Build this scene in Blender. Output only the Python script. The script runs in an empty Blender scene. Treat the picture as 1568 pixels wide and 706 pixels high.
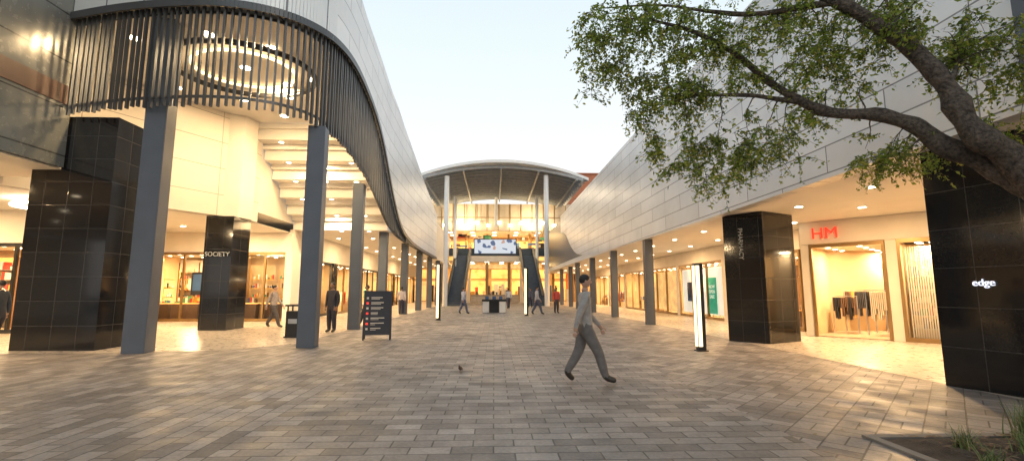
import bpy, bmesh, math, random
from mathutils import Vector, Matrix
import mathutils.noise as mn
R = random.Random(7)
S = bpy.context.scene
col = S.collection
H = 1.5

# ------------------------------------------------------------------ materials
def newmat(name):
    m = bpy.data.materials.new(name); m.use_nodes = True
    nt = m.node_tree; b = nt.nodes['Principled BSDF']
    return m, nt, b
def N(nt, t, **kw):
    n = nt.nodes.new(t)
    for k, v in kw.items(): setattr(n, k, v)
    return n
def c4(c): return (c[0], c[1], c[2], 1)
def math_n(nt, op, a, b=None, c=None):
    n = N(nt, 'ShaderNodeMath', operation=op)
    for i, v in enumerate((a, b, c)):
        if v is None: continue
        if isinstance(v, (int, float)): n.inputs[i].default_value = v
        else: nt.links.new(v, n.inputs[i])
    return n.outputs[0]
def mixc(nt, f, a, b, mode='MIX'):
    n = N(nt, 'ShaderNodeMix', data_type='RGBA', blend_type=mode)
    if isinstance(f, (int, float)): n.inputs['Factor'].default_value = f
    else: nt.links.new(f, n.inputs['Factor'])
    ia = [i for i in n.inputs if i.name == 'A' and i.type == 'RGBA'][0]
    ib = [i for i in n.inputs if i.name == 'B' and i.type == 'RGBA'][0]
    for s, v in ((ia, a), (ib, b)):
        if isinstance(v, tuple): s.default_value = v
        else: nt.links.new(v, s)
    return [o for o in n.outputs if o.type == 'RGBA'][0]
def noisy(nt, scale, lo, hi, coord, detail=4):
    n = N(nt, 'ShaderNodeTexNoise'); n.inputs['Scale'].default_value = scale; n.inputs['Detail'].default_value = detail
    nt.links.new(coord, n.inputs['Vector'])
    mr = N(nt, 'ShaderNodeMapRange'); mr.inputs['From Min'].default_value = .3; mr.inputs['From Max'].default_value = .7
    mr.inputs['To Min'].default_value = lo; mr.inputs['To Max'].default_value = hi
    nt.links.new(n.outputs['Fac'], mr.inputs['Value'])
    return mr.outputs[0]
def mulf(nt, c, f):
    cc = N(nt, 'ShaderNodeCombineColor')
    for i in range(3): nt.links.new(f, cc.inputs[i])
    return mixc(nt, 1.0, c, cc.outputs[0], 'MULTIPLY')
def mat_simple(name, c, rough=.6, metal=0., var=.12, scale=3., bump=0., emit=0.):
    m, nt, b = newmat(name)
    tc = N(nt, 'ShaderNodeTexCoord')
    o = mulf(nt, c4(c), noisy(nt, scale, 1 - var, 1 + var, tc.outputs['Object']))
    nt.links.new(o, b.inputs['Base Color'])
    b.inputs['Roughness'].default_value = rough; b.inputs['Metallic'].default_value = metal
    if bump:
        bp = N(nt, 'ShaderNodeBump'); bp.inputs['Strength'].default_value = bump; bp.inputs['Distance'].default_value = .02
        n2 = N(nt, 'ShaderNodeTexNoise'); n2.inputs['Scale'].default_value = scale * 8
        nt.links.new(tc.outputs['Object'], n2.inputs['Vector']); nt.links.new(n2.outputs['Fac'], bp.inputs['Height']); nt.links.new(bp.outputs[0], b.inputs['Normal'])
    if emit:
        nt.links.new(o, b.inputs['Emission Color']); b.inputs['Emission Strength'].default_value = emit
    return m
def mat_emit(name, c, s):
    m, nt, b = newmat(name)
    b.inputs['Base Color'].default_value = c4(c); b.inputs['Emission Color'].default_value = c4(c); b.inputs['Emission Strength'].default_value = s
    return m
def mat_brick(name, c1, c2, cm, w, h, ms=.01, off=.5, rough=.5, metal=0., bump=.3, coord='UV', var=.12, vs=1.5):
    m, nt, b = newmat(name)
    tc = N(nt, 'ShaderNodeTexCoord'); v = tc.outputs[coord]
    br = N(nt, 'ShaderNodeTexBrick'); br.offset = off
    br.inputs['Color1'].default_value = c4(c1); br.inputs['Color2'].default_value = c4(c2); br.inputs['Mortar'].default_value = c4(cm)
    br.inputs['Scale'].default_value = 1; br.inputs['Mortar Size'].default_value = ms; br.inputs['Mortar Smooth'].default_value = .1
    br.inputs['Brick Width'].default_value = w; br.inputs['Row Height'].default_value = h
    nt.links.new(v, br.inputs['Vector'])
    o = mulf(nt, br.outputs['Color'], noisy(nt, vs, 1 - var, 1 + var, tc.outputs['Object']))
    nt.links.new(o, b.inputs['Base Color'])
    b.inputs['Metallic'].default_value = metal
    rr = noisy(nt, 6, max(.03, rough * .8), min(1, rough * 1.25), tc.outputs['Object']); nt.links.new(rr, b.inputs['Roughness'])
    if bump:
        bp = N(nt, 'ShaderNodeBump'); bp.inputs['Strength'].default_value = bump; bp.inputs['Distance'].default_value = .01
        inv = math_n(nt, 'SUBTRACT', 1.0, br.outputs['Fac']); nt.links.new(inv, bp.inputs['Height']); nt.links.new(bp.outputs[0], b.inputs['Normal'])
    return m
def mat_glass(name, tint=(.96, .97, .96)):
    m, nt, b = newmat(name)
    out = nt.nodes['Material Output']; nt.nodes.remove(b)
    tr = N(nt, 'ShaderNodeBsdfTransparent'); tr.inputs[0].default_value = c4(tint)
    gl = N(nt, 'ShaderNodeBsdfGlossy'); gl.inputs['Roughness'].default_value = .02
    fr = N(nt, 'ShaderNodeFresnel'); fr.inputs[0].default_value = 1.4
    mx = N(nt, 'ShaderNodeMixShader')
    nt.links.new(fr.outputs[0], mx.inputs[0]); nt.links.new(tr.outputs[0], mx.inputs[1]); nt.links.new(gl.outputs[0], mx.inputs[2]); nt.links.new(mx.outputs[0], out.inputs[0])
    return m
def mat_bark():
    m, nt, b = newmat('bark'); tc = N(nt, 'ShaderNodeTexCoord'); P = tc.outputs['Object']
    a = noisy(nt, 28, 0, 1, P, 6); c_ = noisy(nt, 7, 0, 1, P, 5)
    f = math_n(nt, 'ADD', math_n(nt, 'MULTIPLY', a, .6), math_n(nt, 'MULTIPLY', c_, .4))
    o = mixc(nt, f, (.030, .023, .018, 1), (.20, .155, .12, 1)); nt.links.new(o, b.inputs['Base Color']); b.inputs['Roughness'].default_value = .95
    bp = N(nt, 'ShaderNodeBump'); bp.inputs['Strength'].default_value = 1; bp.inputs['Distance'].default_value = .03
    nt.links.new(f, bp.inputs['Height']); nt.links.new(bp.outputs[0], b.inputs['Normal']); return m

M = {}
M['colgrey'] = mat_simple('column_paint', (.085, .10, .125), .4, .0, .08, 2)
M['fin'] = mat_simple('louvre_metal', (.085, .09, .095), .4, .4, .1, 2)
M['granite'] = mat_brick('black_granite', (.008, .008, .009), (.014, .014, .015), (.05, .05, .05), .62, .62, .006, 0., .08, 0, .15, var=.25, vs=30)
M['whitepanel'] = mat_brick('white_metal_panels', (.66, .68, .69), (.75, .77, .77), (.25, .26, .27), 2.4, .75, .014, .5, .4, .2, .5, var=.05, vs=.6)
M['whitepanel2'] = mat_brick('pale_perforated_panels', (.61, .62, .625), (.71, .72, .725), (.22, .22, .22), 3.0, .55, .014, .5, .36, .25, .5, var=.08, vs=.7)
M['tallpanel'] = mat_brick('tall_white_panels', (.66, .69, .69), (.72, .74, .74), (.14, .15, .16), 1.15, 8, .022, 0., .4, .2, .4, var=.04, vs=.6)
M['glasspanel'] = mat_brick('grey_beige_cladding', (.17, .175, .155), (.21, .21, .19), (.05, .05, .045), 2.6, 1.25, .02, 0., .24, .2, .4, var=.12, vs=.8)
M['brown'] = mat_simple('brown_strip', (.13, .07, .045), .4)
M['wall'] = mat_brick('cream_wall_panels', (.68, .61, .51), (.71, .64, .54), (.36, .31, .24), 2.2, 1.05, .014, 0., .5, 0, .3, var=.05, vs=1)
M['plaster'] = mat_simple('cream_plaster', (.72, .66, .57), .65, 0, .06, 1.2)
M['ceil'] = mat_simple('white_ceiling', (.80, .76, .69), .8, 0, .03, 1)
M['roof'] = mat_simple('roof_membrane', (.25, .25, .25), .9)
M['floor'] = mat_brick('cream_floor_tiles', (.40, .34, .28), (.46, .40, .33), (.24, .21, .18), .9, .45, .008, .5, .3, 0, .1, coord='Object', var=.12)
M['dark'] = mat_simple('dark_frame', (.03, .03, .032), .4, .3)
M['bronze'] = mat_simple('bronze_frame', (.30, .19, .08), .35, .5)
M['white'] = mat_simple('white_paint', (.78, .78, .76), .5, 0, .04)
M['steel'] = mat_simple('brushed_steel', (.5, .52, .53), .3, .8)
M['glass'] = mat_glass('shop_glass')
M['blueglass'] = mat_simple('tinted_glass_balustrade', (.05, .075, .105), .15, 0, .2, 1)
M['lamp'] = mat_emit('lamp_diffuser', (1, .84, .58), 18)
M['lampwhite'] = mat_emit('bollard_diffuser', (1, .84, .5), 2.0)
M['cove'] = mat_emit('lit_cove', (1, .74, .40), 3)
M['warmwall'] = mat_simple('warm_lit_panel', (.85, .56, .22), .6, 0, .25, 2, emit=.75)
M['amber'] = mat_simple('amber_lightbox', (.95, .52, .14), .6, 0, .35, 1.2, emit=1.2)
M['shopwall'] = mat_simple('shop_wall', (.60, .43, .24), .7, 0, .15, 1)
M['shopfloor'] = mat_simple('shop_floor', (.45, .36, .26), .25, 0, .1, 2)
M['red'] = mat_emit('red_sign_letters', (.9, .04, .02), 1.0)
M['letter'] = mat_emit('white_sign_letters', (.85, .88, 1), 1.0)
M['brickred'] = mat_brick('red_brick', (.42, .12, .05), (.52, .17, .07), (.34, .22, .16), .4, .12, .01, .5, .8)
M['green'] = mat_simple('green_poster', (.05, .42, .28), .5, emit=.4)
M['poster'] = mat_simple('window_graphic', (.8, .76, .66), .5, 0, .15, 1.5, emit=.7)
M['soil'] = mat_simple('soil', (.085, .06, .042), .95, 0, .4, 8, .8)
M['bark'] = mat_bark()
gc = [(.7, .62, .5), (.03, .03, .04), (.60, .06, .04), (.06, .14, .32), (.65, .36, .08), (.78, .74, .66), (.14, .08, .05), (.08, .30, .16)]
goods = [mat_simple('goods_%d' % i, c, .6, 0, .1) for i, c in enumerate(gc)]
WARM = (1, .69, .36)

# ------------------------------------------------------------------ mesh helpers
def empty(name):
    e = bpy.data.objects.new(name, None); col.objects.link(e); return e
def obj(name, me, mats, parent=None, smooth=False):
    o = bpy.data.objects.new(name, me); col.objects.link(o)
    if not isinstance(mats, (list, tuple)): mats = [mats]
    for m in mats: me.materials.append(m)
    if parent: o.parent = parent
    if smooth:
        for p in me.polygons: p.use_smooth = True
    return o
class MB:
    """mesh builder with metre-scaled UVs"""
    def __init__(s): s.v = []; s.f = []; s.uv = []; s.mi = []
    def quad(s, pts, uvs=None, mi=0):
        n = len(s.v); s.v += [tuple(p) for p in pts]; s.f.append(list(range(n, n + len(pts))))
        if uvs is None:
            a = Vector(pts[0]); nrm = (Vector(pts[1]) - a).cross(Vector(pts[2]) - a)
            if nrm.length > 0: nrm.normalize()
            if abs(nrm.z) > .7: uvs = [(p[0], p[1]) for p in pts]
            else:
                t = Vector((-nrm.y, nrm.x, 0))
                if t.length > 0: t.normalize()
                uvs = [(Vector(p).dot(t), p[2]) for p in pts]
        s.uv += uvs; s.mi.append(mi)
    def prism(s, poly, z0, z1, mi=0):
        n = len(poly)
        for i in range(n):
            a, b = poly[i], poly[(i + 1) % n]
            s.quad([(a[0], a[1], z0), (b[0], b[1], z0), (b[0], b[1], z1), (a[0], a[1], z1)], mi=mi)
        s.quad([(p[0], p[1], z1) for p in poly], mi=mi)
        s.quad([(p[0], p[1], z0) for p in reversed(poly)], mi=mi)
    def box(s, x0, x1, y0, y1, z0, z1, mi=0, T=None):
        if T is None: s.prism([(x0, y0), (x1, y0), (x1, y1), (x0, y1)], z0, z1, mi)
        else:
            P = [T @ Vector((x, y, 0)) for x, y in ((x0, y0), (x1, y0), (x1, y1), (x0, y1))]
            s.prism([(p.x, p.y) for p in P], z0, z1, mi)
    def raw(s, v, f, mi=0):
        n = len(s.v); s.v += [tuple(p) for p in v]
        for q in f:
            s.f.append([i + n for i in q]); s.uv += [(0, 0)] * len(q); s.mi.append(mi)
    def done(s, name, mats, parent=None, smooth=False, bevel=0):
        me = bpy.data.meshes.new(name); me.from_pydata(s.v, [], s.f)
        uvl = me.uv_layers.new(name='UVMap'); uvl.data.foreach_set('uv', [c for uv in s.uv for c in uv])
        me.polygons.foreach_set('material_index', s.mi)
        if bevel:
            bm = bmesh.new(); bm.from_mesh(me); bmesh.ops.remove_doubles(bm, verts=bm.verts, dist=1e-4)
            bmesh.ops.bevel(bm, geom=bm.edges[:], offset=bevel, segments=2, affect='EDGES'); bm.to_mesh(me); bm.free()
        me.update()
        return obj(name, me, mats, parent, smooth)
def disc_lights(name, pts, r, parent):
    mb = MB()
    for (x, y, z) in pts:
        p = [(x + r * math.cos(a * math.pi / 6), y + r * math.sin(a * math.pi / 6)) for a in range(12)]
        mb.prism(p, z - .035, z - .004, 0)
        q = [(x + r * 1.25 * math.cos(a * math.pi / 6), y + r * 1.25 * math.sin(a * math.pi / 6)) for a in range(12)]
        mb.prism(q, z - .022, z - .003, 1)
    return mb.done(name, [M['lamp'], M['white']], parent)
def area(name, loc, power, size, parent, color=WARM, rot=(0, 0, 0)):
    l = bpy.data.lights.new(name, 'AREA'); l.shape = 'DISK'; l.size = size; l.energy = power; l.color = color
    o = bpy.data.objects.new(name, l); col.objects.link(o); o.location = loc; o.rotation_euler = rot; o.parent = parent
def tube(mb_v, mb_f, pts, rad, n=8, cap=True):
    base = len(mb_v); pts = [Vector(p) for p in pts]; prev = None
    for i, p in enumerate(pts):
        d = (pts[min(i + 1, len(pts) - 1)] - pts[max(i - 1, 0)]).normalized()
        if prev is None: a = d.orthogonal().normalized()
        else:
            a = prev - d * prev.dot(d); a = a.normalized() if a.length > 1e-5 else d.orthogonal().normalized()
        prev = a; b = d.cross(a)
        for k in range(n):
            t = 2 * math.pi * k / n; mb_v.append(tuple(p + (a * math.cos(t) + b * math.sin(t)) * rad[i]))
    for i in range(len(pts) - 1):
        for k in range(n):
            mb_f.append([base + i * n + k, base + i * n + (k + 1) % n, base + (i + 1) * n + (k + 1) % n, base + (i + 1) * n + k])
    if cap:
        mb_f.append([base + k for k in range(n)][::-1]); mb_f.append([base + (len(pts) - 1) * n + k for k in range(n)])
def catmull(P, sub):
    out = []
    for i in range(len(P) - 1):
        p0 = P[max(i - 1, 0)]; p1 = P[i]; p2 = P[i + 1]; p3 = P[min(i + 2, len(P) - 1)]
        for s in range(sub):
            t = s / sub
            out.append(tuple(.5 * ((2 * b) + (-a + c) * t + (2 * a - 5 * b + 4 * c - d) * t * t + (-a + 3 * b - 3 * c + d) * t ** 3) for a, b, c, d in zip(p0, p1, p2, p3)))
    out.append(tuple(P[-1])); return out
def text(name, s, size, mat, parent, loc, rot, extrude=.02):
    c = bpy.data.curves.new(name, 'FONT'); c.body = s; c.size = size; c.extrude = extrude; c.align_x = 'CENTER'; c.align_y = 'CENTER'
    o = bpy.data.objects.new(name + '_tmp', c); col.objects.link(o); bpy.context.view_layer.update()
    me = bpy.data.meshes.new_from_object(o.evaluated_get(bpy.context.evaluated_depsgraph_get()))
    bpy.data.objects.remove(o)
    me.materials.clear()
    q = obj(name, me, mat, parent); q.location = loc; q.rotation_euler = rot; return q

# ------------------------------------------------------------------ ground
def make_paving():
    m, nt, b = newmat('clay_pavers')
    tc = N(nt, 'ShaderNodeTexCoord'); P = tc.outputs['Object']
    sep = N(nt, 'ShaderNodeSeparateXYZ'); nt.links.new(P, sep.inputs[0])
    def brick(rot, w, h, off=.5):
        mp = N(nt, 'ShaderNodeMapping'); mp.inputs['Rotation'].default_value[2] = math.radians(rot)
        nt.links.new(P, mp.inputs['Vector'])
        br = N(nt, 'ShaderNodeTexBrick'); br.offset = off
        br.inputs['Color1'].default_value = (.155, .132, .116, 1); br.inputs['Color2'].default_value = (.33, .287, .255, 1); br.inputs['Mortar'].default_value = (.085, .073, .065, 1)
        br.inputs['Scale'].default_value = 1; br.inputs['Mortar Size'].default_value = .009; br.inputs['Mortar Smooth'].default_value = .3
        br.inputs['Brick Width'].default_value = w; br.inputs['Row Height'].default_value = h
        nt.links.new(mp.outputs[0], br.inputs['Vector']); return br, mp
    A, _ = brick(0, .40, .20); C, _ = brick(90, .40, .20)
    B1, mp1 = brick(45, .36, .18, 0.)
    B2, _ = brick(135, .36, .18, 0.)
    ck = N(nt, 'ShaderNodeTexChecker'); ck.inputs['Scale'].default_value = 1 / .36; nt.links.new(mp1.outputs[0], ck.inputs['Vector'])
    right = math_n(nt, 'GREATER_THAN', sep.outputs[0], 3.1)
    left = math_n(nt, 'LESS_THAN', sep.outputs[0], -2.6)
    Bc = mixc(nt, ck.outputs['Fac'], B1.outputs['Color'], B2.outputs['Color'])
    ckf = ck.outputs['Fac']
    Bf = math_n(nt, 'ADD', math_n(nt, 'MULTIPLY', B2.outputs['Fac'], ckf), math_n(nt, 'MULTIPLY', B1.outputs['Fac'], math_n(nt, 'SUBTRACT', 1.0, ckf)))
    c = mixc(nt, right, A.outputs['Color'], Bc); c = mixc(nt, left, c, C.outputs['Color'])
    n = noisy(nt, .35, .78, 1.17, P, 6); n2 = noisy(nt, 25, .85, 1.15, P, 3); n3 = noisy(nt, 3, .86, 1.12, P, 5)
    k = math_n(nt, 'MULTIPLY', math_n(nt, 'MULTIPLY', n, n2), n3)
    o = mulf(nt, c, k)
    nt.links.new(o, b.inputs['Base Color'])
    nt.links.new(noisy(nt, 2, .42, .75, P), b.inputs['Roughness'])
    fa = math_n(nt, 'MULTIPLY', A.outputs['Fac'], math_n(nt, 'SUBTRACT', 1.0, math_n(nt, 'ADD', right, left)))
    fb = math_n(nt, 'MULTIPLY', Bf, right); fc = math_n(nt, 'MULTIPLY', C.outputs['Fac'], left)
    ff = math_n(nt, 'ADD', math_n(nt, 'ADD', fa, fb), fc)
    hgt = math_n(nt, 'SUBTRACT', math_n(nt, 'MULTIPLY', n2, .3), ff)
    bp = N(nt, 'ShaderNodeBump'); bp.inputs['Strength'].default_value = .6; bp.inputs['Distance'].default_value = .012
    nt.links.new(hgt, bp.inputs['Height']); nt.links.new(bp.outputs[0], b.inputs['Normal'])
    return m
M['paving'] = make_paving()
mb = MB(); mb.quad([(-400, -100, 0), (400, -100, 0), (400, 700, 0), (-400, 700, 0)]); mb.done('ground', mat_simple('distant_ground', (.2, .19, .17), .9))
mb = MB(); mb.quad([(-12, -8, .004), (9, -8, .004), (9, 75, .004), (-12, 75, .004)]); mb.done('paving', M['paving'])
mb = MB()
mb.quad([(-26, -8, .008), (-11.8, -8, .008), (-11.8, 12.0, .008), (-26, 12.0, .008)])
mb.quad([(-26, 12.0, .008), (-8.9, 12.0, .008), (-8.9, 75, .008), (-26, 75, .008)])
mb.quad([(-8.9, 12.3, .008), (-6.8, 12.4, .008), (-5.6, 14, .008), (-5.6, 75, .008), (-8.9, 75, .008)])
mb.quad([(7.3, -8, .008), (26, -8, .008), (26, 75, .008), (7.3, 75, .008)])
mb.done('arcade_floor', M['floor'])

# ------------------------------------------------------------------ shop interior
def shop(parent, name, ox, oy, ang, width, depth, height, rng, mull=1.6, power=90, frame='bronze', glass=True, racks=True, lamps=None, dens=1.0, pal=None):
    """local x along the front, local y inward"""
    T = Matrix.Translation((ox, oy, 0)) @ Matrix.Rotation(ang, 4, 'Z')
    mb = MB()
    mb.box(-.02, width + .02, depth, depth + .15, 0, height, 0, T)
    mb.box(-.12, -.005, .1, depth, 0, height, 0, T); mb.box(width + .005, width + .12, .1, depth, 0, height, 0, T)
    mb.box(0, width, .05, depth - .01, .02, .035, 1, T)
    mb.box(0, width, .05, depth - .01, height - .06, height - .01, 2, T)
    mb.done(name + '_interior', [M['shopwall'], M['shopfloor'], M['ceil']], parent)
    mb = MB(); n = max(1, round(width / mull))
    for i in range(n + 1):
        x = width * i / n; mb.box(x - .04, x + .04, -.05, .06, 0.01, height, 0, T)
    mb.box(0, width, -.045, .055, height - .12, height + .005, 0, T); mb.box(0, width, -.045, .055, .012, .14 if glass else .03, 0, T)
    mb.done(name + '_frame', M[frame], parent)
    if glass:
        mb = MB(); a = T @ Vector((0, 0, 0)); b = T @ Vector((width, 0, 0))
        mb.quad([(a.x, a.y, .1), (b.x, b.y, .1), (b.x, b.y, height), (a.x, a.y, height)]); mb.done(name + '_glazing', M['glass'], parent)
    mb = MB(); g = (lambda: rng.choice(pal)) if pal else (lambda: rng.randrange(1, 9))
    nb = max(1, round(width / 1.2)); bw = width / nb
    for b_ in range(nb):
        x0 = b_ * bw + .04; x1 = (b_ + 1) * bw - .04
        mb.box(x0 - .06, x0 - .01, depth - .42, depth - .02, .03, height - .35, 7, T)
        kind = rng.random()
        mb.box(x0, x1, depth - .06, depth - .025, height - .62, height - .35, 9, T)
        if kind < .15 and nb > 1:
            mb.box(x0, x1, depth - .08, depth - .03, .5, height - .7, 9, T); continue
        z = .35
        while z < height - .75:
            mb.box(x0, x1, depth - .4, depth - .02, z - .025, z, 0, T)
            if kind < .6:
                x = x0 + .02
                while x < x1 - .12:
                    w = rng.uniform(.05, .2); h = rng.uniform(.1, .32); mb.box(x, min(x + w, x1), depth - .36, depth - .08, z + .002, z + h, g(), T); x += w + rng.uniform(.01, .05)
                z += .40
            else:
                x = x0 + .03; c_ = g()
                while x < x1 - .05:
                    if rng.random() < .25: c_ = g()
                    mb.box(x, x + .035, depth - .42, depth - .1, z + .12 + rng.uniform(0, .15), z + .85, c_, T); x += .055
                z += 1.0
    if racks:
        ny = max(1, int((depth - 1.2) / 1.1)); nx = max(1, int(width / 1.35))
        for iy in range(ny):
            for ix in range(nx):
                if rng.random() > .85 * dens: continue
                x = .3 + ix * (width - .3) / nx + rng.uniform(0, .2); y = .55 + iy * 1.1 + rng.uniform(0, .2)
                if x + .95 > width: x = width - 1.0
                q = rng.random()
                if q < .55:
                    hh = rng.choice((1.3, 1.45))
                    mb.box(x, x + .9, y + .18, y + .21, hh, hh + .03, 0, T); mb.box(x, x + .03, y + .18, y + .21, .04, hh, 0, T); mb.box(x + .87, x + .9, y + .18, y + .21, .04, hh, 0, T)
                    xx = x + .05; c_ = g()
                    while xx < x + .82:
                        if rng.random() < .25: c_ = g()
                        mb.box(xx, xx + .035, y + rng.uniform(0, .04), y + .4, rng.uniform(.45, .8), hh - .04, c_, T); xx += .055
                elif q < .8:
                    mb.box(x, x + .95, y, y + .55, .70, .75, 5, T)
                    for a, b in ((0, 0), (.88, 0), (0, .48), (.88, .48)): mb.box(x + a, x + a + .07, y + b, y + b + .07, .04, .70, 7, T)
                    for j in range(5): mb.box(x + .05 + j * .18, x + .17 + j * .18, y + .08, y + .42, .752, .78 + rng.uniform(.05, .3), g(), T)
                else:
                    for k in range(rng.randrange(1, 3)):
                        mx_ = x + .25 + .5 * k; my = y + .1; c_ = g()
                        def q3(p): r = T @ Vector((mx_ + p[0], my + p[1], 0)); return (r.x, r.y, p[2] + .12)
                        tv, tf = [], []; tube(tv, tf, [q3((0, 0, .82)), q3((0, 0, .98)), q3((0, 0, 1.12)), q3((0, 0, 1.32)), q3((0, 0, 1.44)), q3((0, 0, 1.5))], [.16, .15, .12, .17, .14, .05], 8); mb.raw(tv, tf, c_)
                        for s_ in (-1, 1):
                            tv, tf = [], []; tube(tv, tf, [q3((.08 * s_, 0, .9)), q3((.09 * s_, 0, .5)), q3((.09 * s_, 0, -.08))], [.085, .06, .04], 6); mb.raw(tv, tf, 2)
                            tv, tf = [], []; tube(tv, tf, [q3((.16 * s_, 0, 1.4)), q3((.22 * s_, .02, 1.15)), q3((.2 * s_, -.06, .9))], [.055, .045, .03], 6); mb.raw(tv, tf, c_)
                        tv, tf = [], []; tube(tv, tf, [q3((0, 0, 1.48)), q3((0, 0, 1.56)), q3((0, 0, 1.64)), q3((0, 0, 1.72)), q3((0, 0, 1.76))], [.04, .06, .08, .065, .02], 8); mb.raw(tv, tf, 6)
                        mb.box(mx_ - .25, mx_ + .25, my - .2, my + .2, .036, .06, 1, T)
    else:
        x = .15
        while x < width - .5:
            mb.box(x, x + .55, .25, .7, .04, .85, 7, T); mb.box(x + .02, x + .53, .27, .68, .852, .9, 9, T)
            for j in range(4): mb.box(x + .06 + j * .12, x + .13 + j * .12, .35, .5, .902, .95 + rng.uniform(0, .25), g(), T)
            mb.box(x + .04, x + .5, .62, .66, 1.15, 1.19, 5, T); mb.box(x + .04, x + .5, .6, .66, 1.6, 1.64, 5, T); mb.box(x + .04, x + .5, .6, .66, 2.05, 2.09, 5, T)
            for z in (1.19, 1.64, 2.09):
                for j in range(4):
                    if rng.random() < .8: mb.box(x + .06 + j * .11, x + .12 + j * .11, .6, .66, z, z + rng.uniform(.06, .25), g(), T)
            mb.box(x + .01, x + .03, .6, .64, .9, 2.6, 5, T)
            x += .72
    mb.done(name + '_goods', [M['steel']] + goods + [M['amber']], parent)
    pts = []; kx = max(2, int(width / .9))
    for i in range(kx):
        for j in (.12, .4, .7):
            q = T @ Vector((width * (i + .5) / kx, depth * j, 0)); pts.append((q.x, q.y, height - .06))
    disc_lights(name + '_spotlights', pts, .08, parent)
    k = lamps or max(1, round(width / 5))
    for i in range(k):
        q = T @ Vector((width * (i + .5) / k, depth * .35, height - .12)); area(name + '_lamp_%d' % i, q, power / k, .4, parent)

# ------------------------------------------------------------------ LEFT BUILDING
L = empty('shopping_mall_building')
ctrl = [(-11.25, 12.35, 6.1, 8.75, 12), (-10, 12.0, 6.1, 8.75, 12), (-8.8, 11.75, 6.1, 8.75, 12), (-7.5, 11.6, 6.1, 8.75, 12), (-6.5, 11.68, 6.1, 8.75, 12),
        (-5.65, 12.05, 6.1, 8.75, 12), (-5.1, 12.8, 6.1, 8.8, 12), (-4.9, 13.8, 6.08, 8.9, 11.9), (-4.9, 15.2, 6.05, 9.0, 11.8), (-5.02, 17, 5.95, 9.0, 11.7), (-5.15, 19, 5.75, 8.75, 11.7),
        (-5.28, 21, 5.4, 8.1, 11.65), (-5.4, 23, 5.0, 7.0, 11.55), (-5.45, 25, 4.65, 5.75, 11.4), (-5.5, 27, 4.5, 5.0, 11.1), (-5.55, 30, 4.45, 4.62, 10.7), (-5.6, 34, 4.45, 4.5, 10.1), (-5.6, 39, 4.45, 4.5, 9.3), (-5.6, 44, 4.45, 4.5, 8.6)]
path = catmull(ctrl, 10)
arc = [0]
for a, b in zip(path, path[1:]): arc.append(arc[-1] + math.hypot(b[0] - a[0], b[1] - a[1]))
def at(s):
    for i in range(len(arc) - 1):
        if arc[i + 1] >= s:
            t = (s - arc[i]) / max(1e-6, arc[i + 1] - arc[i]); a, b = path[i], path[i + 1]
            d = Vector((b[0] - a[0], b[1] - a[1], 0)).normalized()
            return [x + (y - x) * t for x, y in zip(a, b)], d
    return list(path[-1]), Vector((0, 1, 0))
mbw = MB(); mbt = MB()
for i in range(len(path) - 1):
    a, b = path[i], path[i + 1]; d = Vector((b[0] - a[0], b[1] - a[1], 0)).normalized(); n = Vector((d.y, -d.x, 0)) * .18
    tgt = mbt if a[1] < 13.4 else mbw
    A0, B0 = (a[0] + n.x, a[1] + n.y), (b[0] + n.x, b[1] + n.y)
    tgt.quad([(A0[0], A0[1], a[3]), (B0[0], B0[1], b[3]), (B0[0], B0[1], b[4]), (A0[0], A0[1], a[4])], [(arc[i], a[3]), (arc[i + 1], b[3]), (arc[i + 1], b[4]), (arc[i], a[4])])
    n2 = -n
    A1, B1 = (a[0] + n2.x, a[1] + n2.y), (b[0] + n2.x, b[1] + n2.y)
    tgt.quad([(B1[0], B1[1], b[3]), (A1[0], A1[1], a[3]), (A1[0], A1[1], a[4]), (B1[0], B1[1], b[4])])
    tgt.quad([(A1[0], A1[1], a[3]), (B1[0], B1[1], b[3]), (B0[0], B0[1], b[3]), (A0[0], A0[1], a[3])])
    tgt.quad([(A0[0], A0[1], a[4]), (B0[0], B0[1], b[4]), (B1[0], B1[1], b[4]), (A1[0], A1[1], a[4])])
mbw.done('white_panel_cladding', M['whitepanel'], L); mbt.done('tall_panel_cladding', M['tallpanel'], L)
e = path[-1]; mb = MB(); mb.box(e[0] - .8, e[0] + .17, e[1], e[1] + .2, 4.45, 8.6); mb.done('cladding_end', M['white'], L)
mb = MB(); s = .1; kf = 0
while s < arc[-1] - 14:
    p, d = at(s); n = Vector((d.y, -d.x, 0)); x, y, zb, zt, _ = p
    if zt - zb > .25:
        w = .026; dep = .038; o = Vector((x, y, 0)) + n * (.07 + .012 * math.sin(kf * 2.1)); kf += 1
        q = [o - d * w - n * dep, o + d * w - n * dep, o + d * w + n * dep, o - d * w + n * dep]
        mb.prism([(v.x, v.y) for v in q], zb - .02 - .03 * math.sin(kf * 1.3), zt - .002)
    s += .172
mb.done('louvre_screen', M['fin'], L)
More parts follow.
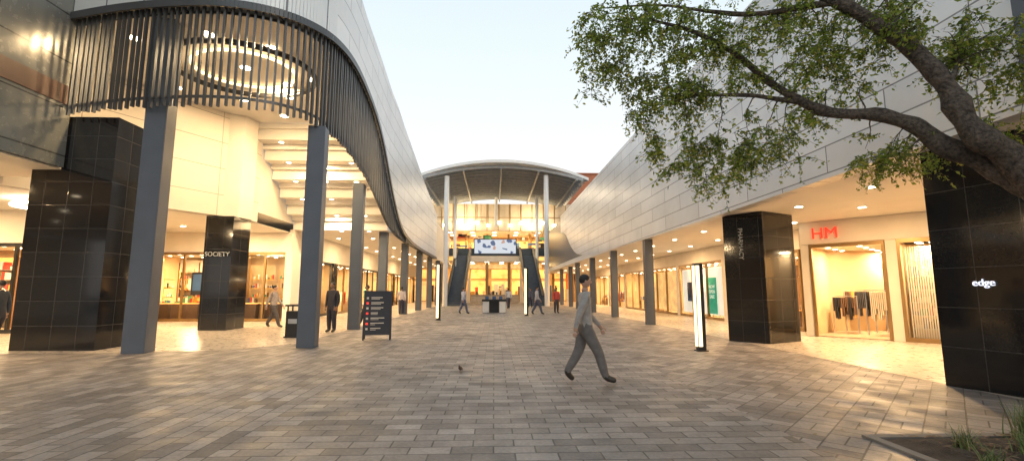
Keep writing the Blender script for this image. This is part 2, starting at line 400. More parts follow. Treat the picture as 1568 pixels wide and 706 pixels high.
for nm, idx, th in (('louvre_top_rail', 3, .10), ('louvre_bottom_rail', 2, .03)):
    mb = MB()
    for i in range(len(path) - 1):
        a, b = path[i], path[i + 1]; d = Vector((b[0] - a[0], b[1] - a[1], 0)).normalized(); n = Vector((d.y, -d.x, 0))
        o1 = n * (.25 if idx == 3 else .02); o2 = n * (.185 if idx == 3 else -.04)
        za, zb_ = a[idx], b[idx]
        if idx == 2: za += .25 * max(0, min(1, (24 - a[1]) / 8)); zb_ += .25 * max(0, min(1, (24 - b[1]) / 8))
        P = lambda q, o, z: (q[0] + o.x, q[1] + o.y, z)
        mb.quad([P(a, o1, za - th), P(b, o1, zb_ - th), P(b, o1, zb_ + th), P(a, o1, za + th)])
        mb.quad([P(b, o2, zb_ - th), P(a, o2, za - th), P(a, o2, za + th), P(b, o2, zb_ + th)])
        mb.quad([P(a, o2, za - th), P(b, o2, zb_ - th), P(b, o1, zb_ - th), P(a, o1, za - th)])
        mb.quad([P(a, o1, za + th), P(b, o1, zb_ + th), P(b, o2, zb_ + th), P(a, o2, za + th)])
    mb.done(nm, M['fin'], L)
def ring(name, c, rx, ry, r, mat, parent):
    v, f = [], []; K = 48; n = 8
    for k in range(K):
        t = 2 * math.pi * k / K
        for j in range(n):
            u = 2 * math.pi * j / n
            v.append((c[0] + (rx + r * math.cos(u)) * math.cos(t), c[1] + (ry + r * math.cos(u)) * math.sin(t), c[2] + r * math.sin(u)))
    for k in range(K):
        for j in range(n): f.append([k * n + j, ((k + 1) % K) * n + j, ((k + 1) % K) * n + (j + 1) % n, k * n + (j + 1) % n])
    me = bpy.data.meshes.new(name); me.from_pydata(v, [], f); return obj(name, me, mat, parent, True)
ring('ceiling_ring', (-8.0, 14.6, 8.45), 2.1, 1.9, .09, M['dark'], L)
ring('ceiling_ring_inner', (-8.0, 14.6, 8.5), 1.5, 1.3, .05, M['cove'], L)
ring('left_hall_ring_lamp', (-14.6, 15.6, 4.2), .75, .75, .05, M['lamp'], L)
poly = [(p[0] - .02, p[1] + .05) for p in path if p[1] < 19.7 or p[0] < -6]
poly += [(-10.3, 19.7), (-13.9, 13.7), (-13.9, 12.4)]
mb = MB(); mb.quad([(x, y, 8.6) for x, y in reversed(poly)]); mb.done('void_ceiling', M['ceil'], L)
mb = MB(); mb.quad([(x, y, 8.9) for x, y in poly]); mb.done('roof_deck', M['roof'], L)
mb = MB(); mb.prism([(-13.9, 13.4), (-13.7, 13.35), (-10.2, 19.7), (-10.2, 20.4), (-10.5, 20.4)], 4.42, 8.6); mb.box(-14.05, -13.92, 12.46, 13.6, 4.7, 8.59); mb.done('cream_bulkhead_wall', M['wall'], L)
mb = MB(); mb.prism([(-10.85, 18.7), (-10.2, 18.9), (-10.0, 19.6), (-10.6, 20)], 4.4, 8.59); mb.done('corner_shaft', M['plaster'], L)
mb = MB(); yy, zz = 19.7, 8.6; prof = [(yy, zz)]
for i in range(6):
    prof.append((yy, zz - .22)); zz -= .22; prof.append((yy + .2, zz)); prof.append((yy + .2, zz - .45)); zz -= .45; prof.append((yy + .85, zz)); yy += .85
prof.append((27, zz))
zc = zz
for (a, b) in zip(prof, prof[1:]):
    mb.quad([(-10.25, a[0], a[1]), (-5.5, a[0], a[1]), (-5.5, b[0], b[1]), (-10.25, b[0], b[1])])
mb.done('stepped_soffit', M['ceil'], L)
mb = MB(); mb.box(-10.3, -5.62, 27, 64, zc, zc + .3); mb.done('arcade_ceiling', M['ceil'], L)
mb = MB(); mb.box(-26, -5.9, 44.2, 64, zc + .31, 8.4); mb.box(-26, -10.3, 20.4, 44.2, zc + .31, 8.5); mb.done('upper_storey_wall', M['plaster'], L)
mb = MB(); mb.prism([(-26, 13.4), (-13.9, 13.4), (-10.3, 20), (-10.3, 24.0), (-26, 24.0)], 4.40, 4.415)
mb.box(-26, -11.4, -6, 13.38, 4.66, 4.69); mb.done('hall_ceiling', M['ceil'], L)
mb = MB(); mb.box(-26, -11.3, -6, 12.45, 4.7, 14); mb.done('grey_cladding', M['glasspanel'], L)
mb = MB(); mb.box(-11.31, -11.27, -6, 12.46, 6.35, 6.85); mb.box(-11.31, -11.28, -6, 12.46, 9.9, 9.98); mb.done('brown_band', M['brown'], L)
mb = MB(); mb.box(-26, -25.8, -6, 29, 0, 4.6); mb.done('hall_end_wall', M['plaster'], L)
mb = MB(); mb.box(-11.4, -10.06, 12.5, 13.5, 0, 6.1); mb.box(-12.15, -11.402, 12.52, 13.5, 0, 4.69); mb.box(-11.25, -10.2, 18.6, 19.9, 0, 4.4)
mb.done('black_granite_piers', M['granite'], L)
def colm(x, y, w, h, ang, mb):
    T = Matrix.Translation((x, y, 0)) @ Matrix.Rotation(ang, 4, 'Z'); mb.box(-w / 2, w / 2, -w / 2, w / 2, 0, h, 0, T)
mb = MB()
colm(-8.7, 12.12, .5, 8.6, .15, mb); colm(-5.02, 13.15, .46, 6.1, .1, mb); colm(-5.5, 19.0, .42, 5.8, .05, mb)
for y in (25, 31, 37, 43, 49, 55): colm(-5.85, y, .42, zc, 0, mb)
mb.done('grey_columns', M['colgrey'], L, bevel=.012)
rng = random.Random(3)
shop(L, 'far_left_shop', -25, 24.0, 0, 7.0, 4, 3.3, rng, power=320, lamps=1)
shop(L, 'jewellery_shop', -17.6, 24.0, 0, 4.4, 3.4, 3.4, rng, 1.1, power=620, racks=False, lamps=1)
shop(L, 'corner_shop', -12.6, 24.0, 0, 2.3, 3.4, 3.4, rng, 1.1, power=400, racks=False)
y = 25.0; k = 0
while y < 61:
    w = 5.2
    shop(L, 'arcade_shop_%d' % k, -10.3, y, math.radians(90), w, 3.0, 3.2, rng, 1.7, power=430, frame='bronze' if k % 2 else 'dark', glass=y < 45); y += w + .8; k += 1
mb = MB(); mb.box(-26, -10.2, 23.9, 24.08, 3.42, 4.39); mb.box(-10.36, -10.2, 24.09, 64, 3.22, zc - .004); mb.done('shopfront_bulkhead', M['plaster'], L)
mb = MB()
mb.box(-18.0, -17.65, 23.85, 24.2, 0, 3.42); mb.box(-13.15, -12.65, 23.85, 24.2, 0, 3.42)
y = 30.25
while y < 62: mb.box(-10.45, -10.15, y, y + .7, 0, 3.22); y += 6
mb.done('shopfront_piers', M['granite'], L)
mb = MB(); mb.box(-10.4, -10.05, 23.8, 24.95, 0, 3.42); mb.done('corner_pilaster', M['plaster'], L)
mb = MB(); mb.box(-15.2, -14.2, 17.2, 17.9, 0, 4.4); mb.done('white_hall_column', M['plaster'], L)
mb = MB(); mb.box(-14.19, -14.15, 17.3, 17.8, 0, 2.6); mb.box(-15.0, -14.4, 17.15, 17.19, 0, 2.3); mb.done('service_door', M['dark'], L)
text('shop_sign', 'SOCIETY', .24, M['steel'], L, (-10.72, 18.575, 2.9), (math.radians(90), 0, 0), .01)
mb = MB(); mb.box(-14.9, -14.2, 23.86, 23.9, 1.3, 2.4, 0); mb.box(-14.82, -14.28, 23.84, 23.858, 1.5, 2.3, 1); mb.done('window_poster', [goods[1], goods[3]], L)
shop(L, 'convenience_shop', -20.5, 17.6, 0, 4.9, 2.6, 3.2, rng, 1.6, power=420, frame='dark', pal=[3, 3, 5, 4, 8, 6, 3], dens=.5)
mb = MB(); mb.box(-20.7, -15.4, 17.5, 20.4, 3.21, 4.39); mb.done('shop_fascia', M['plaster'], L)
pts = [(-9.6, 13.2, 8.6), (-8.0, 12.6, 8.6), (-6.6, 13.3, 8.6), (-10.6, 14.8, 8.6), (-6.2, 15.4, 8.6), (-7.6, 16.9, 8.6), (-9.4, 17.2, 8.6), (-6.2, 18, 8.6), (-8.6, 18.8, 8.6), (-11.2, 16.2, 8.6), (-8, 14.6, 8.6), (-7.2, 15.8, 8.6), (-5.8, 16.6, 8.6), (-10.2, 12.9, 8.6)]
disc_lights('void_downlights', pts, .15, L)
for i, p in enumerate([pts[0], pts[2], pts[5]]): area('void_lamp_%d' % i, (p[0], p[1], 8.54), 300, .35, L)
area('void_lamp_tilted', (-7.6, 16.0, 8.4), 380, .35, L, rot=(math.radians(48), 0, 0))  # added fill light without a fixture, aimed to brighten the stepped soffit
st = []; yy, zz = 19.7, 8.6
for i in range(6):
    zz -= .67
    for x in (-9.3, -7.9, -6.5): st.append((x, yy + .5, zz))
    yy += .85
disc_lights('step_downlights', st, .09, L)
for i, p in enumerate([st[4], st[13]]): area('step_lamp_%d' % i, (p[0], p[1], p[2] - .06), 220, .25, L)
pts = [(x, y, zc) for y in range(28, 62, 3) for x in (-9.2, -7.2)]; disc_lights('arcade_downlights', pts, .1, L)
for i, y in enumerate((30, 38, 48)): area('arcade_lamp_%d' % i, (-8, y, zc - .06), 340, .35, L)
pts = [(x, y, 4.40) for x in (-24, -21.5, -19, -16.5, -14) for y in (15, 18, 21.5)] + [(-11.8, 21.5, 4.4)]; disc_lights('hall_downlights', pts, .1, L)
for i, p in enumerate(((-18.5, 15.3), (-13.4, 19.8), (-12, 21.8))): area('hall_lamp_%d' % i, (p[0], p[1], 4.34), 320, .35, L)
pts = [(x, y, 4.66) for x in (-23, -20, -17, -14) for y in (3, 6, 9, 12)]; disc_lights('near_hall_downlights', pts, .1, L)
area('near_hall_lamp', (-14.5, 10.5, 4.6), 400, .35, L)

# ------------------------------------------------------------------ RIGHT BUILDING
G = empty('shopping_mall_building')
rc = [(6.7, -6, 3.75, 9), (6.7, 4, 3.75, 9), (6.7, 14, 3.75, 9), (6.7, 22, 3.8, 9), (6.7, 29, 3.95, 9), (6.7, 34, 4.1, 9), (6.7, 38, 4.5, 9), (6.7, 41, 5.4, 9), (6.7, 44, 6.8, 9), (6.7, 47, 7.3, 9)]
rp = catmull(rc, 8); mb = MB()
for a, b in zip(rp, rp[1:]):
    mb.quad([(a[0], b[1], b[2]), (a[0], a[1], a[2]), (a[0], a[1], a[3]), (a[0], b[1], b[3])], [(b[1], b[2]), (a[1], a[2]), (a[1], a[3]), (b[1], b[3])])
    mb.quad([(a[0] + .3, b[1], b[2]), (a[0] + .3, a[1], a[2]), (a[0], a[1], a[2]), (a[0], b[1], b[2])])
    mb.quad([(a[0], b[1], b[3]), (a[0], a[1], a[3]), (a[0] + .3, a[1], a[3]), (a[0] + .3, b[1], b[3])])
mb.done('pale_panel_cladding', M['whitepanel2'], G)
mb = MB(); mb.box(6.64, 6.698, 5.1, 5.4, 3.75, 9.0); mb.done('vertical_trim', M['colgrey'], G)
mb = MB(); mb.box(7.0, 26, 47.0, 64, 4.2, 8.9); mb.box(7.002, 26, -6, 46.99, 4.25, 8.8); mb.done('upper_storey_wall', M['colgrey'], G)
mb = MB(); mb.box(6.72, 26, -6, 64, 3.82, 4.2); mb.done('arcade_ceiling', M['ceil'], G)
mb = MB(); mb.prism([(7.1, 14.25), (7.8, 13.3), (9.15, 13.98), (8.45, 14.9)], 0, 3.815); mb.prism([(7.22, 7.5), (7.52, 6.3), (9.0, 6.5), (8.7, 7.75)], 0, 3.815)
mb.done('black_granite_piers', M['granite'], G)
mb = MB()
for y in (21.1, 27.3, 33.3, 39.3): colm(6.98, y, .36, 3.815, 0, mb)
for y in (45, 51): colm(7.3, y, .36, 3.815, 0, mb)
mb.done('grey_columns', M['colgrey'], G, bevel=.012)
mb = MB()
def seg(a, b, t, z0, z1):
    d = Vector((b[0] - a[0], b[1] - a[1])).normalized(); n = Vector((-d.y, d.x)) * t
    mb.prism([a, b, (b[0] + n.x, b[1] + n.y), (a[0] + n.x, a[1] + n.y)], z0, z1)
P0, P1_ = Vector((10.5, 15.7)), Vector((13.3, 12.4)); dd = (P1_ - P0).normalized()
pt = lambda s: tuple(P0 + dd * s)
seg(pt(0), pt(.25), .3, 0, 3.05); seg(pt(2.3), pt(2.6), .3, 0, 3.05); seg(pt(0), pt(7), .3, 3.06, 3.81); seg(pt(4.2), pt(7), .3, 0, 3.05)
seg((11.5, 17.2), (10.5, 15.72), .3, 0, 3.81)
mb.done('shopfront_wall', M['plaster'], G)
angR = math.atan2(dd.y, dd.x)
a = pt(.26); T = Matrix.Translation((a[0], a[1], 0)) @ Matrix.Rotation(angR, 4, 'Z')
# clothes shop: room wider than its open doorway, rails of garments, tables, wall bays
mb = MB(); sw0, sw1, sd = -.05, 3.9, 6.0
mb.box(sw0, sw1, sd, sd + .15, 0, 3.05, 0, T); mb.box(sw1, sw1 + .1, 1.8, sd, 0, 3.05, 0, T); mb.box(2.15, sw1, 1.7, 1.79, 0, 3.05, 0, T); mb.box(2.06, 2.14, .31, 1.79, 0, 3.05, 0, T); mb.box(sw0 - .1, sw0, .31, sd, 0, 3.05, 0, T)
mb.box(sw0, sw1, .05, sd - .01, .02, .035, 1, T); mb.box(sw0, sw1, .31, sd - .01, 2.99, 3.04, 2, T); mb.done('clothes_shop_interior', [M['shopwall'], M['shopfloor'], M['ceil']], G)
mb = MB()
for x in (-.01, 1.95): mb.box(x, x + .08, -.05, .06, .01, 3.05, 0, T)
mb.box(.07, 1.95, -.045, .055, 2.93, 3.045, 0, T); mb.done('clothes_shop_frame', M['bronze'], G)
rg = random.Random(19); mb = MB(); PAL = (1, 2, 2, 3, 7, 5, 6, 4, 7, 2)
for x0 in (0.0, 1.0, 2.0, 2.95):
    mb.box(x0, x0 + .05, sd - .45, sd - .01, .04, 2.6, 7, T)
    for z in (.35, 1.35):
        x = x0 + .08; c_ = rg.choice(PAL)
        mb.box(x0 + .06, x0 + .94, sd - .3, sd - .27, z + .88, z + .9, 0, T)
        while x < x0 + .9:
            if rg.random() < .3: c_ = rg.choice(PAL)
            mb.box(x, x + .03, sd - .46, sd - .08, z + rg.uniform(.0, .25), z + .85, c_, T); x += .05
    mb.box(x0 + .06, x0 + .94, sd - .06, sd - .02, 2.45, 2.8, 9, T)
for (x, y, ln) in ((.12, 1.5, .75), (1.15, 1.2, .8), (.25, 2.6, .9), (1.45, 2.5, .9), (.2, 3.8, .8), (1.3, 3.9, .9), (2.5, 3.2, .9), (2.6, 4.3, .9)):
    hh = rg.choice((1.3, 1.5)); mb.box(x, x + ln, y + .19, y + .22, hh, hh + .03, 0, T); mb.box(x, x + .03, y + .19, y + .22, .04, hh, 0, T); mb.box(x + ln - .03, x + ln, y + .19, y + .22, .04, hh, 0, T)
    xx = x + .06; c_ = rg.choice(PAL)
    while xx < x + ln - .06:
        if rg.random() < .3: c_ = rg.choice(PAL)
        mb.box(xx, xx + .03, y + rg.uniform(0, .05), y + .4, rg.uniform(.5, .95), hh - .03, c_, T); xx += .05
mb.done('clothes_shop_goods', [M['steel']] + goods + [M['amber']], G)
pts = []
for i in range(4):
    for j in range(6): q = T @ Vector((.35 + i * .9, .8 + j * .9, 0)); pts.append((q.x, q.y, 2.99))
disc_lights('clothes_shop_spotlights', [p for k_, p in enumerate(pts)], .07, G)
for i, (x, y) in enumerate(((1.0, 1.4), (1.6, 4.0))): q = T @ Vector((x, y, 2.93)); area('clothes_shop_lamp_%d' % i, q, 260, .4, G)
a = pt(2.61); rng = random.Random(8); shop(G, 'display_window', a[0], a[1], angR, 1.58, 1.5, 3.05, rng, 1.58, power=140, frame='bronze', racks=True, dens=.0)
T2 = Matrix.Translation((a[0], a[1], 0)) @ Matrix.Rotation(angR, 4, 'Z'); mb = MB()
for i in range(26): mb.box(.06 + i * .057, .095 + i * .057, .62 + .02 * (i % 2), .65 + .02 * (i % 2), .1, 2.85, 0, T2)
mb.done('display_curtain', M['plaster'], G)
text('shop_sign', 'HM', .52, M['red'], G, (10.5 + dd.x * .75 - .08, 15.7 + dd.y * .75 - .08, 3.38), (math.radians(90), 0, angR))
y = 17.3; k = 0; rng = random.Random(4)
mbf = MB(); mbf.box(11.5, 11.8, 17.25, 64, 3.06, 3.81); mbf.done('long_bulkhead', M['plaster'], G)
while y < 60:
    w = 5.6
    shop(G, 'arcade_shop_%d' % k, 11.5, y + w, math.radians(-90), w, 3.0, 3.05, rng, 1.87, power=420, frame='bronze', glass=y < 40); y += w + .4; k += 1
mb = MB(); y = 17.3 + 5.6
while y < 62: mb.box(11.42, 11.9, y + .01, y + .39, 0, 3.05); y += 6.0
mb.done('shopfront_piers', M['plaster'], G)
mb = MB(); mb.box(11.56, 11.575, 23.6, 28.6, .25, 2.75, 0); mb.box(11.535, 11.55, 24.2, 25.2, .3, 2.2, 1); mb.box(11.535, 11.55, 27.2, 27.9, .9, 2.0, 2); mb.done('window_graphics', [M['poster'], M['green'], goods[3]], G)
text('poster_lettering', 'NOW\nOPEN\nSALE', .26, M['poster'], G, (11.52, 24.7, 1.45), (math.radians(90), 0, math.radians(-90)), .004)
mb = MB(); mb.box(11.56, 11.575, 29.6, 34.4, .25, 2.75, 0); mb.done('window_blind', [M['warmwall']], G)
text('pier_lettering', 'edge', .15, M['letter'], G, (7.36, 6.85, 1.62), (math.radians(90), 0, math.radians(-76)), .01)
text('pier_sign', 'PHARMACY', .18, M['steel'], G, (7.40, 13.81, 2.9), (math.radians(90), math.radians(90), math.radians(-53.6)), .015)
pts = [(x, y, 3.82) for y in list(range(1, 12, 3)) + [12.5, 15.5] for x in (8.4, 10.2, 12.4)] + [(x, y, 3.82) for y in range(18, 62, 3) for x in (8.2, 10.2)]
disc_lights('arcade_downlights', pts, .09, G)
for i, p in enumerate(((9.8, 11.8, 380), (9.5, 8.4, 240), (9.3, 18, 280), (9.3, 26, 280), (9.3, 35, 280), (9.3, 47, 300))): area('arcade_lamp_%d' % i, (p[0], p[1], 3.76), p[2], .35, G, (1, .64, .31))
mb = MB(); mb.box(25.8, 26, -6, 17, 0, 3.8); mb.box(12.8, 12.95, -6, 9.5, 0, 3.81); mb.done('rear_wall', M['plaster'], G)

# ------------------------------------------------------------------ CENTRAL ATRIUM
C = empty('mall_atrium_building')
def roofz(x, y=0):
    t = (x - .65) / 8.9
    return 14.3 - 1.5 * t * t
X0, X1, K = -8.2, 9.5, 28
xs = [X0 + (X1 - X0) * i / K for i in range(K + 1)]
mb = MB()
for a, b in zip(xs, xs[1:]):
    za, zb = roofz(a, 0), roofz(b, 0); ya = 45 + 1.2 * ((a - .65) / 8.9) ** 2; yb = 45 + 1.2 * ((b - .65) / 8.9) ** 2
    mb.quad([(a, ya, za), (b, yb, zb), (b, 63, zb), (a, 63, za)])
    mb.quad([(a, ya, za - .28), (b, yb, zb - .28), (b, yb, zb), (a, ya, za)])
    mb.quad([(b, yb, zb - .28), (a, ya, za - .28), (a, ya + .5, za - .28), (b, yb + .5, zb - .28)])
mb.done('curved_roof', M['white'], C)
mb = MB()
y = 45.8
while y < 62.5:
    for a, b in zip(xs[1:-1], xs[2:-1]):
        za, zb = roofz(a, 0) - .35, roofz(b, 0) - .35
        mb.quad([(a, y, za - .3), (b, y, zb - .3), (b, y, zb), (a, y, za)]); mb.quad([(a, y + .12, za - .3), (a, y, za - .3), (b, y, zb - .3), (b, y + .12, zb - .3)][::-1])
        mb.quad([(b, y + .12, zb - .3), (a, y + .12, za - .3), (a, y + .12, za), (b, y + .12, zb)])
    y += 1.25
for x in (-6.9, -3.1, .65, 4.4, 8.2):
    z = roofz(x, 0) - .75; mb.box(x - .08, x + .08, 45.6, 62.8, z - .1, z + .12)
mb.done('roof_louvres', mat_simple('roof_louvre_metal', (.30, .31, .31), .5, .2), C)
mb = MB()
for x, y in ((-4.8, 46.5), (5.2, 46.5), (-4.8, 57), (5.2, 57), (.2, 60)):
    n = 10; r = .24 if y < 50 else .2
    mb.prism([(x + r * math.cos(2 * math.pi * k / n), y + r * math.sin(2 * math.pi * k / n)) for k in range(n)], 0 if x != .2 else 9.6, roofz(x, 0) - .8)
mb.done('white_roof_columns', M['white'], C)
mb = MB(); mb.box(-13, 14, 62.0, 62.3, 9.4, 13.0); mb.done('gable_wall', mat_simple('pale_gable', (.50, .42, .32), .6, 0, .2, .6), C)
mb = MB(); mb.box(-13, 14, 61.4, 70, 5.3, 6.0); mb.done('gallery_slab', M['plaster'], C)
mb = MB(); mb.box(-13, 14, 70, 70.3, 0, 13); mb.box(-13.3, -13, 62, 70, 0, 13); mb.box(14, 14.3, 62, 70, 0, 13); mb.done('atrium_back_wall', M['shopwall'], C)
mb = MB(); mb.box(-13, 14, 62.31, 69.99, 9.4, 9.6); mb.done('gallery_ceiling', M['ceil'], C)
mb = MB()
for i in range(19): x = -13 + 27 * i / 18; mb.box(x - .06, x + .06, 61.95, 61.99, 9.4, 13)
mb.box(-13, 14, 61.94, 61.945, 11.1, 11.2)
for i in range(10): x = -13 + 3 * i; mb.box(x - .2, x + .2, 64.0, 64.4, 0, 5.3); mb.box(x - .15, x + .15, 66, 66.3, 6, 9.4)
mb.done('mullions', M['bronze'], C)
mb = MB(); mb.box(-13, 14, 61.3, 61.34, 6.0, 7.0); mb.done('gallery_balustrade', M['blueglass'], C)
mb = MB()
for i in range(9):
    x = -12.4 + 3 * i
    mb.box(x, x + 2.4, 69.7, 69.95, .1, 2.9, i % 2); mb.box(x, x + 2.4, 69.7, 69.95, 6.2, 8.8, (i + 1) % 2); mb.box(x, x + 2.4, 69.75, 69.95, 3.3, 4.6, 1)
mb.box(-6, 6.5, 64.5, 64.56, 4.5, 5.1, 0); mb.box(-12.5, 13.5, 61.34, 61.39, 5.4, 5.9, 1)
mb.done('lit_shopfronts', [M['warmwall'], M['amber']], C)
mb = MB()
for i in range(190):
    x = R.uniform(-9, 10); z = R.choice((0.01, 6.01)); w = R.uniform(.15, .6); h = R.uniform(.5, 2.4); y = R.uniform(65.5, 69)
    mb.box(x, x + w, y, y + .4, z, z + h, R.choice((0, 1, 1, 2, 3, 4, 4, 5, 6, 6)))
for i in range(30):
    x = R.uniform(-8, 9); z = R.uniform(7.2, 8.9); mb.box(x, x + R.uniform(.3, 1.2), 64.8, 64.85, z, z + R.uniform(.2, .5), R.randrange(8))
mb.done('gallery_goods', goods, C)
mb = MB(); mb.box(-2.7, 2.9, 60.9, 61.2, 6.2, 8.2, 0); mb.done('screen_frame', M['dark'], C)
m, nt, b = newmat('screen_picture'); tc = N(nt, 'ShaderNodeTexCoord'); vo = N(nt, 'ShaderNodeTexVoronoi'); vo.inputs['Scale'].default_value = 2.4
nt.links.new(tc.outputs['Object'], vo.inputs['Vector']); cr = N(nt, 'ShaderNodeValToRGB'); cr.color_ramp.interpolation = 'CONSTANT'; cr.color_ramp.elements[0].color = (.10, .16, .32, 1); cr.color_ramp.elements[1].color = (.7, .4, .3, 1); cr.color_ramp.elements[1].position = .88
e2 = cr.color_ramp.elements.new(.22); e2.color = (.82, .88, .95, 1); nt.links.new(vo.outputs['Color'], cr.inputs[0]); nt.links.new(cr.outputs[0], b.inputs['Emission Color']); b.inputs['Emission Strength'].default_value = .8; b.inputs['Base Color'].default_value = (.02, .02, .02, 1)
mb = MB(); mb.box(-2.58, 2.78, 60.86, 60.89, 6.3, 8.1, 0); mb.done('screen_face', m, C)
mb = MB()
for i in range(6): mb.box(-3.0, 3.2, 60 + i * .33, 64.5, .165 * i, .165 * (i + 1))
mb.done('entrance_steps', M['floor'], C)
mb = MB(); mb.box(-3.4, 3.6, 60.8, 61.29, 5.2, 5.95); mb.box(-3.6, -3.1, 60.8, 61.29, 0, 5.19); mb.box(3.3, 3.8, 60.8, 61.29, 0, 5.19); mb.done('entrance_portal', M['plaster'], C)
def escalator(x):
    mb = MB(); w = .75; ya, yb, zt = 47.5, 60.4, 6.0
    def incl(x0, x1, dz0, dz1, mi):
        q = [(ya, 0 + dz0), (yb, zt + dz0), (yb, zt + dz1), (ya, 0 + dz1)]
        mb.quad([(x0, a, b) for a, b in q], mi=mi); mb.quad([(x1, a, b) for a, b in reversed(q)], mi=mi)
        mb.quad([(x0, ya, dz1), (x0, yb, zt + dz1), (x1, yb, zt + dz1), (x1, ya, dz1)], mi=mi)
        mb.quad([(x0, ya, dz0), (x1, ya, dz0), (x1, yb, zt + dz0), (x0, yb, zt + dz0)], mi=mi)
        mb.quad([(x0, ya, dz0), (x0, ya, dz1), (x1, ya, dz1), (x1, ya, dz0)], mi=mi)
    incl(x - w - .2, x - w, -.5, .95, 0); incl(x + w, x + w + .2, -.5, .95, 0)
    incl(x - w - .24, x - w + .05, .96, 1.06, 1); incl(x + w - .05, x + w + .24, .96, 1.06, 1)
    n = 30
    for i in range(n):
        y0 = ya + (yb - ya) * i / n; z0 = zt * i / n; mb.box(x - w + .005, x + w - .005, y0, y0 + (yb - ya) / n - .01, z0 - .3 if z0 > .3 else 0.01, z0 + .18, 2)
    mb.done('escalator', [M['blueglass'], M['dark'], mat_simple('escalator_steps', (.10, .12, .15), .4, .4)], C)
escalator(-3.9); escalator(4.1)
pts = [(x, y, 9.4) for x in range(-9, 11, 3) for y in (64, 67)] + [(x, y, 5.3) for x in range(-9, 11, 2) for y in (62.5, 66)]
disc_lights('gallery_downlights', pts, .28, C)
for i, p in enumerate(((-3, 66, 9.3, 700), (4, 66, 9.3, 700), (-5, 65.5, 5.2, 750), (5, 65.5, 5.2, 750))): area('gallery_lamp_%d' % i, p[:3], p[3], .6, C, (1, .64, .25))
mb = MB()
for i in range(11):
    x = -6.6 + 1.45 * i; z = 9.9 + .35 * (i % 2)
    v = [(x + .22 * math.cos(k), 61.5 + .22 * math.sin(k)) for k in [j * math.pi / 4 for j in range(8)]]; mb.prism(v, z, z + .3, 0); mb.box(x - .02, x + .02, 61.48, 61.52, z + .3, 12.9, 1)
mb.done('pendant_lamps', [M['lamp'], M['dark']], C)
for i, x in enumerate((-4, 5)): area('gable_lamp_%d' % i, (x, 59.6, 9.9), 420, .5, C, (1, .74, .42), (math.radians(140), 0, 0))
area('forecourt_lamp', (.5, 52, 12.5), 700, .6, C, (1, .78, .5))
Bk = empty('brick_building'); mb = MB(); mb.box(10.6, 26, 66, 90, 0, 18.2); mb.done('walls', M['brickred'], Bk)
mb = MB(); mb.box(10.4, 26.2, 65.8, 90.2, 18.2, 18.35); mb.done('parapet', M['brickred'], Bk)
mb = MB()
for i in range(5): x = 11.5 + i * 2.8; mb.box(x, x + 1.4, 65.95, 65.99, 13.0, 14.6)
mb.done('windows', M['dark'], Bk)

# ------------------------------------------------------------------ light bollards
def bollard(x, y, h):
    e = empty('light_bollard'); e.location = (x, y, 0)
    mb = MB(); mb.box(-.09, .11, -.07, .09, 0, h); mb.box(-.13, .15, -.11, .13, 0.004, .03); mb.box(.02, .10, -.1, -.071, .12, h - .02); mb.done('housing', M['dark'], e, bevel=.006)
    mb = MB(); mb.box(-.078, .01, -.09, -.072, .12, h - .06); mb.box(-.11, -.092, -.05, .07, .12, h - .06); mb.done('diffuser', M['lampwhite'], e)
bollard(5.2, 11.9, 2.2); bollard(-2.86, 24.6, 2.9); bollard(1.95, 28.8, 2.9)

# ------------------------------------------------------------------ sandwich board
sb = empty('sandwich_board_sign'); sb.location = (-3.62, 15.0, 0); sb.rotation_euler = (0, 0, math.radians(10))
def panel(sign):
    mb = MB(); w = .42; lean = .17
    def P(x, z, o): return (x, sign * (lean * (1 - z / 1.5) + .02) + o * sign, z)
    def slab(x0, x1, z0, z1, o0, o1, mi):
        q = [P(x0, z0, o1), P(x1, z0, o1), P(x1, z1, o1), P(x0, z1, o1)]; r = [P(x0, z0, o0), P(x1, z0, o0), P(x1, z1, o0), P(x0, z1, o0)]
        mb.quad(q, mi=mi); mb.quad(r[::-1], mi=mi)
        for i in range(4): j = (i + 1) % 4; mb.quad([q[i], q[j], r[j], r[i]], mi=mi)
    slab(-w, w, .16, 1.46, 0, .025, 0)
    for x in (-w, w - .05): slab(x, x + .05, 0.01, .16, 0, .03, 0)
    slab(-w - .012, w + .012, 1.46, 1.5, -.005, .035, 3)
    rr = random.Random(5)
    for i in range(7):
        z = 1.3 - i * .155; slab(-w + .22, -w + .22 + rr.uniform(.2, .42), z - .02, z + .006, .026, .029, 1); slab(-w + .22, -w + .22 + rr.uniform(.12, .3), z - .06, z - .045, .026, .029, 1)
        slab(-w + .08, -w + .145, z - .055, z + .005, .026, .029, 2 if i % 2 else 1)
    return mb.done('front_panel' if sign < 0 else 'rear_panel', [goods[1], goods[0], M['red'], M['dark']], sb)
panel(-1); panel(1)

# ------------------------------------------------------------------ litter bin
lb = empty('litter_bin'); lb.location = (-6.5, 15.9, 0)
mb = MB(); mb.box(-.22, .22, -.22, .22, .05, .85, 0); mb.box(-.25, .25, -.25, .25, 0.01, .05, 0); mb.box(-.25, .25, -.25, .25, 1.0, 1.06, 0)
for a in (-.2, .16):
    for b in (-.2, .16): mb.box(a, a + .04, b, b + .04, .851, .999, 0)
mb.box(-.14, .14, -.226, -.221, .45, .6, 1); mb.done('bin_body', [M['dark'], M['steel']], lb)

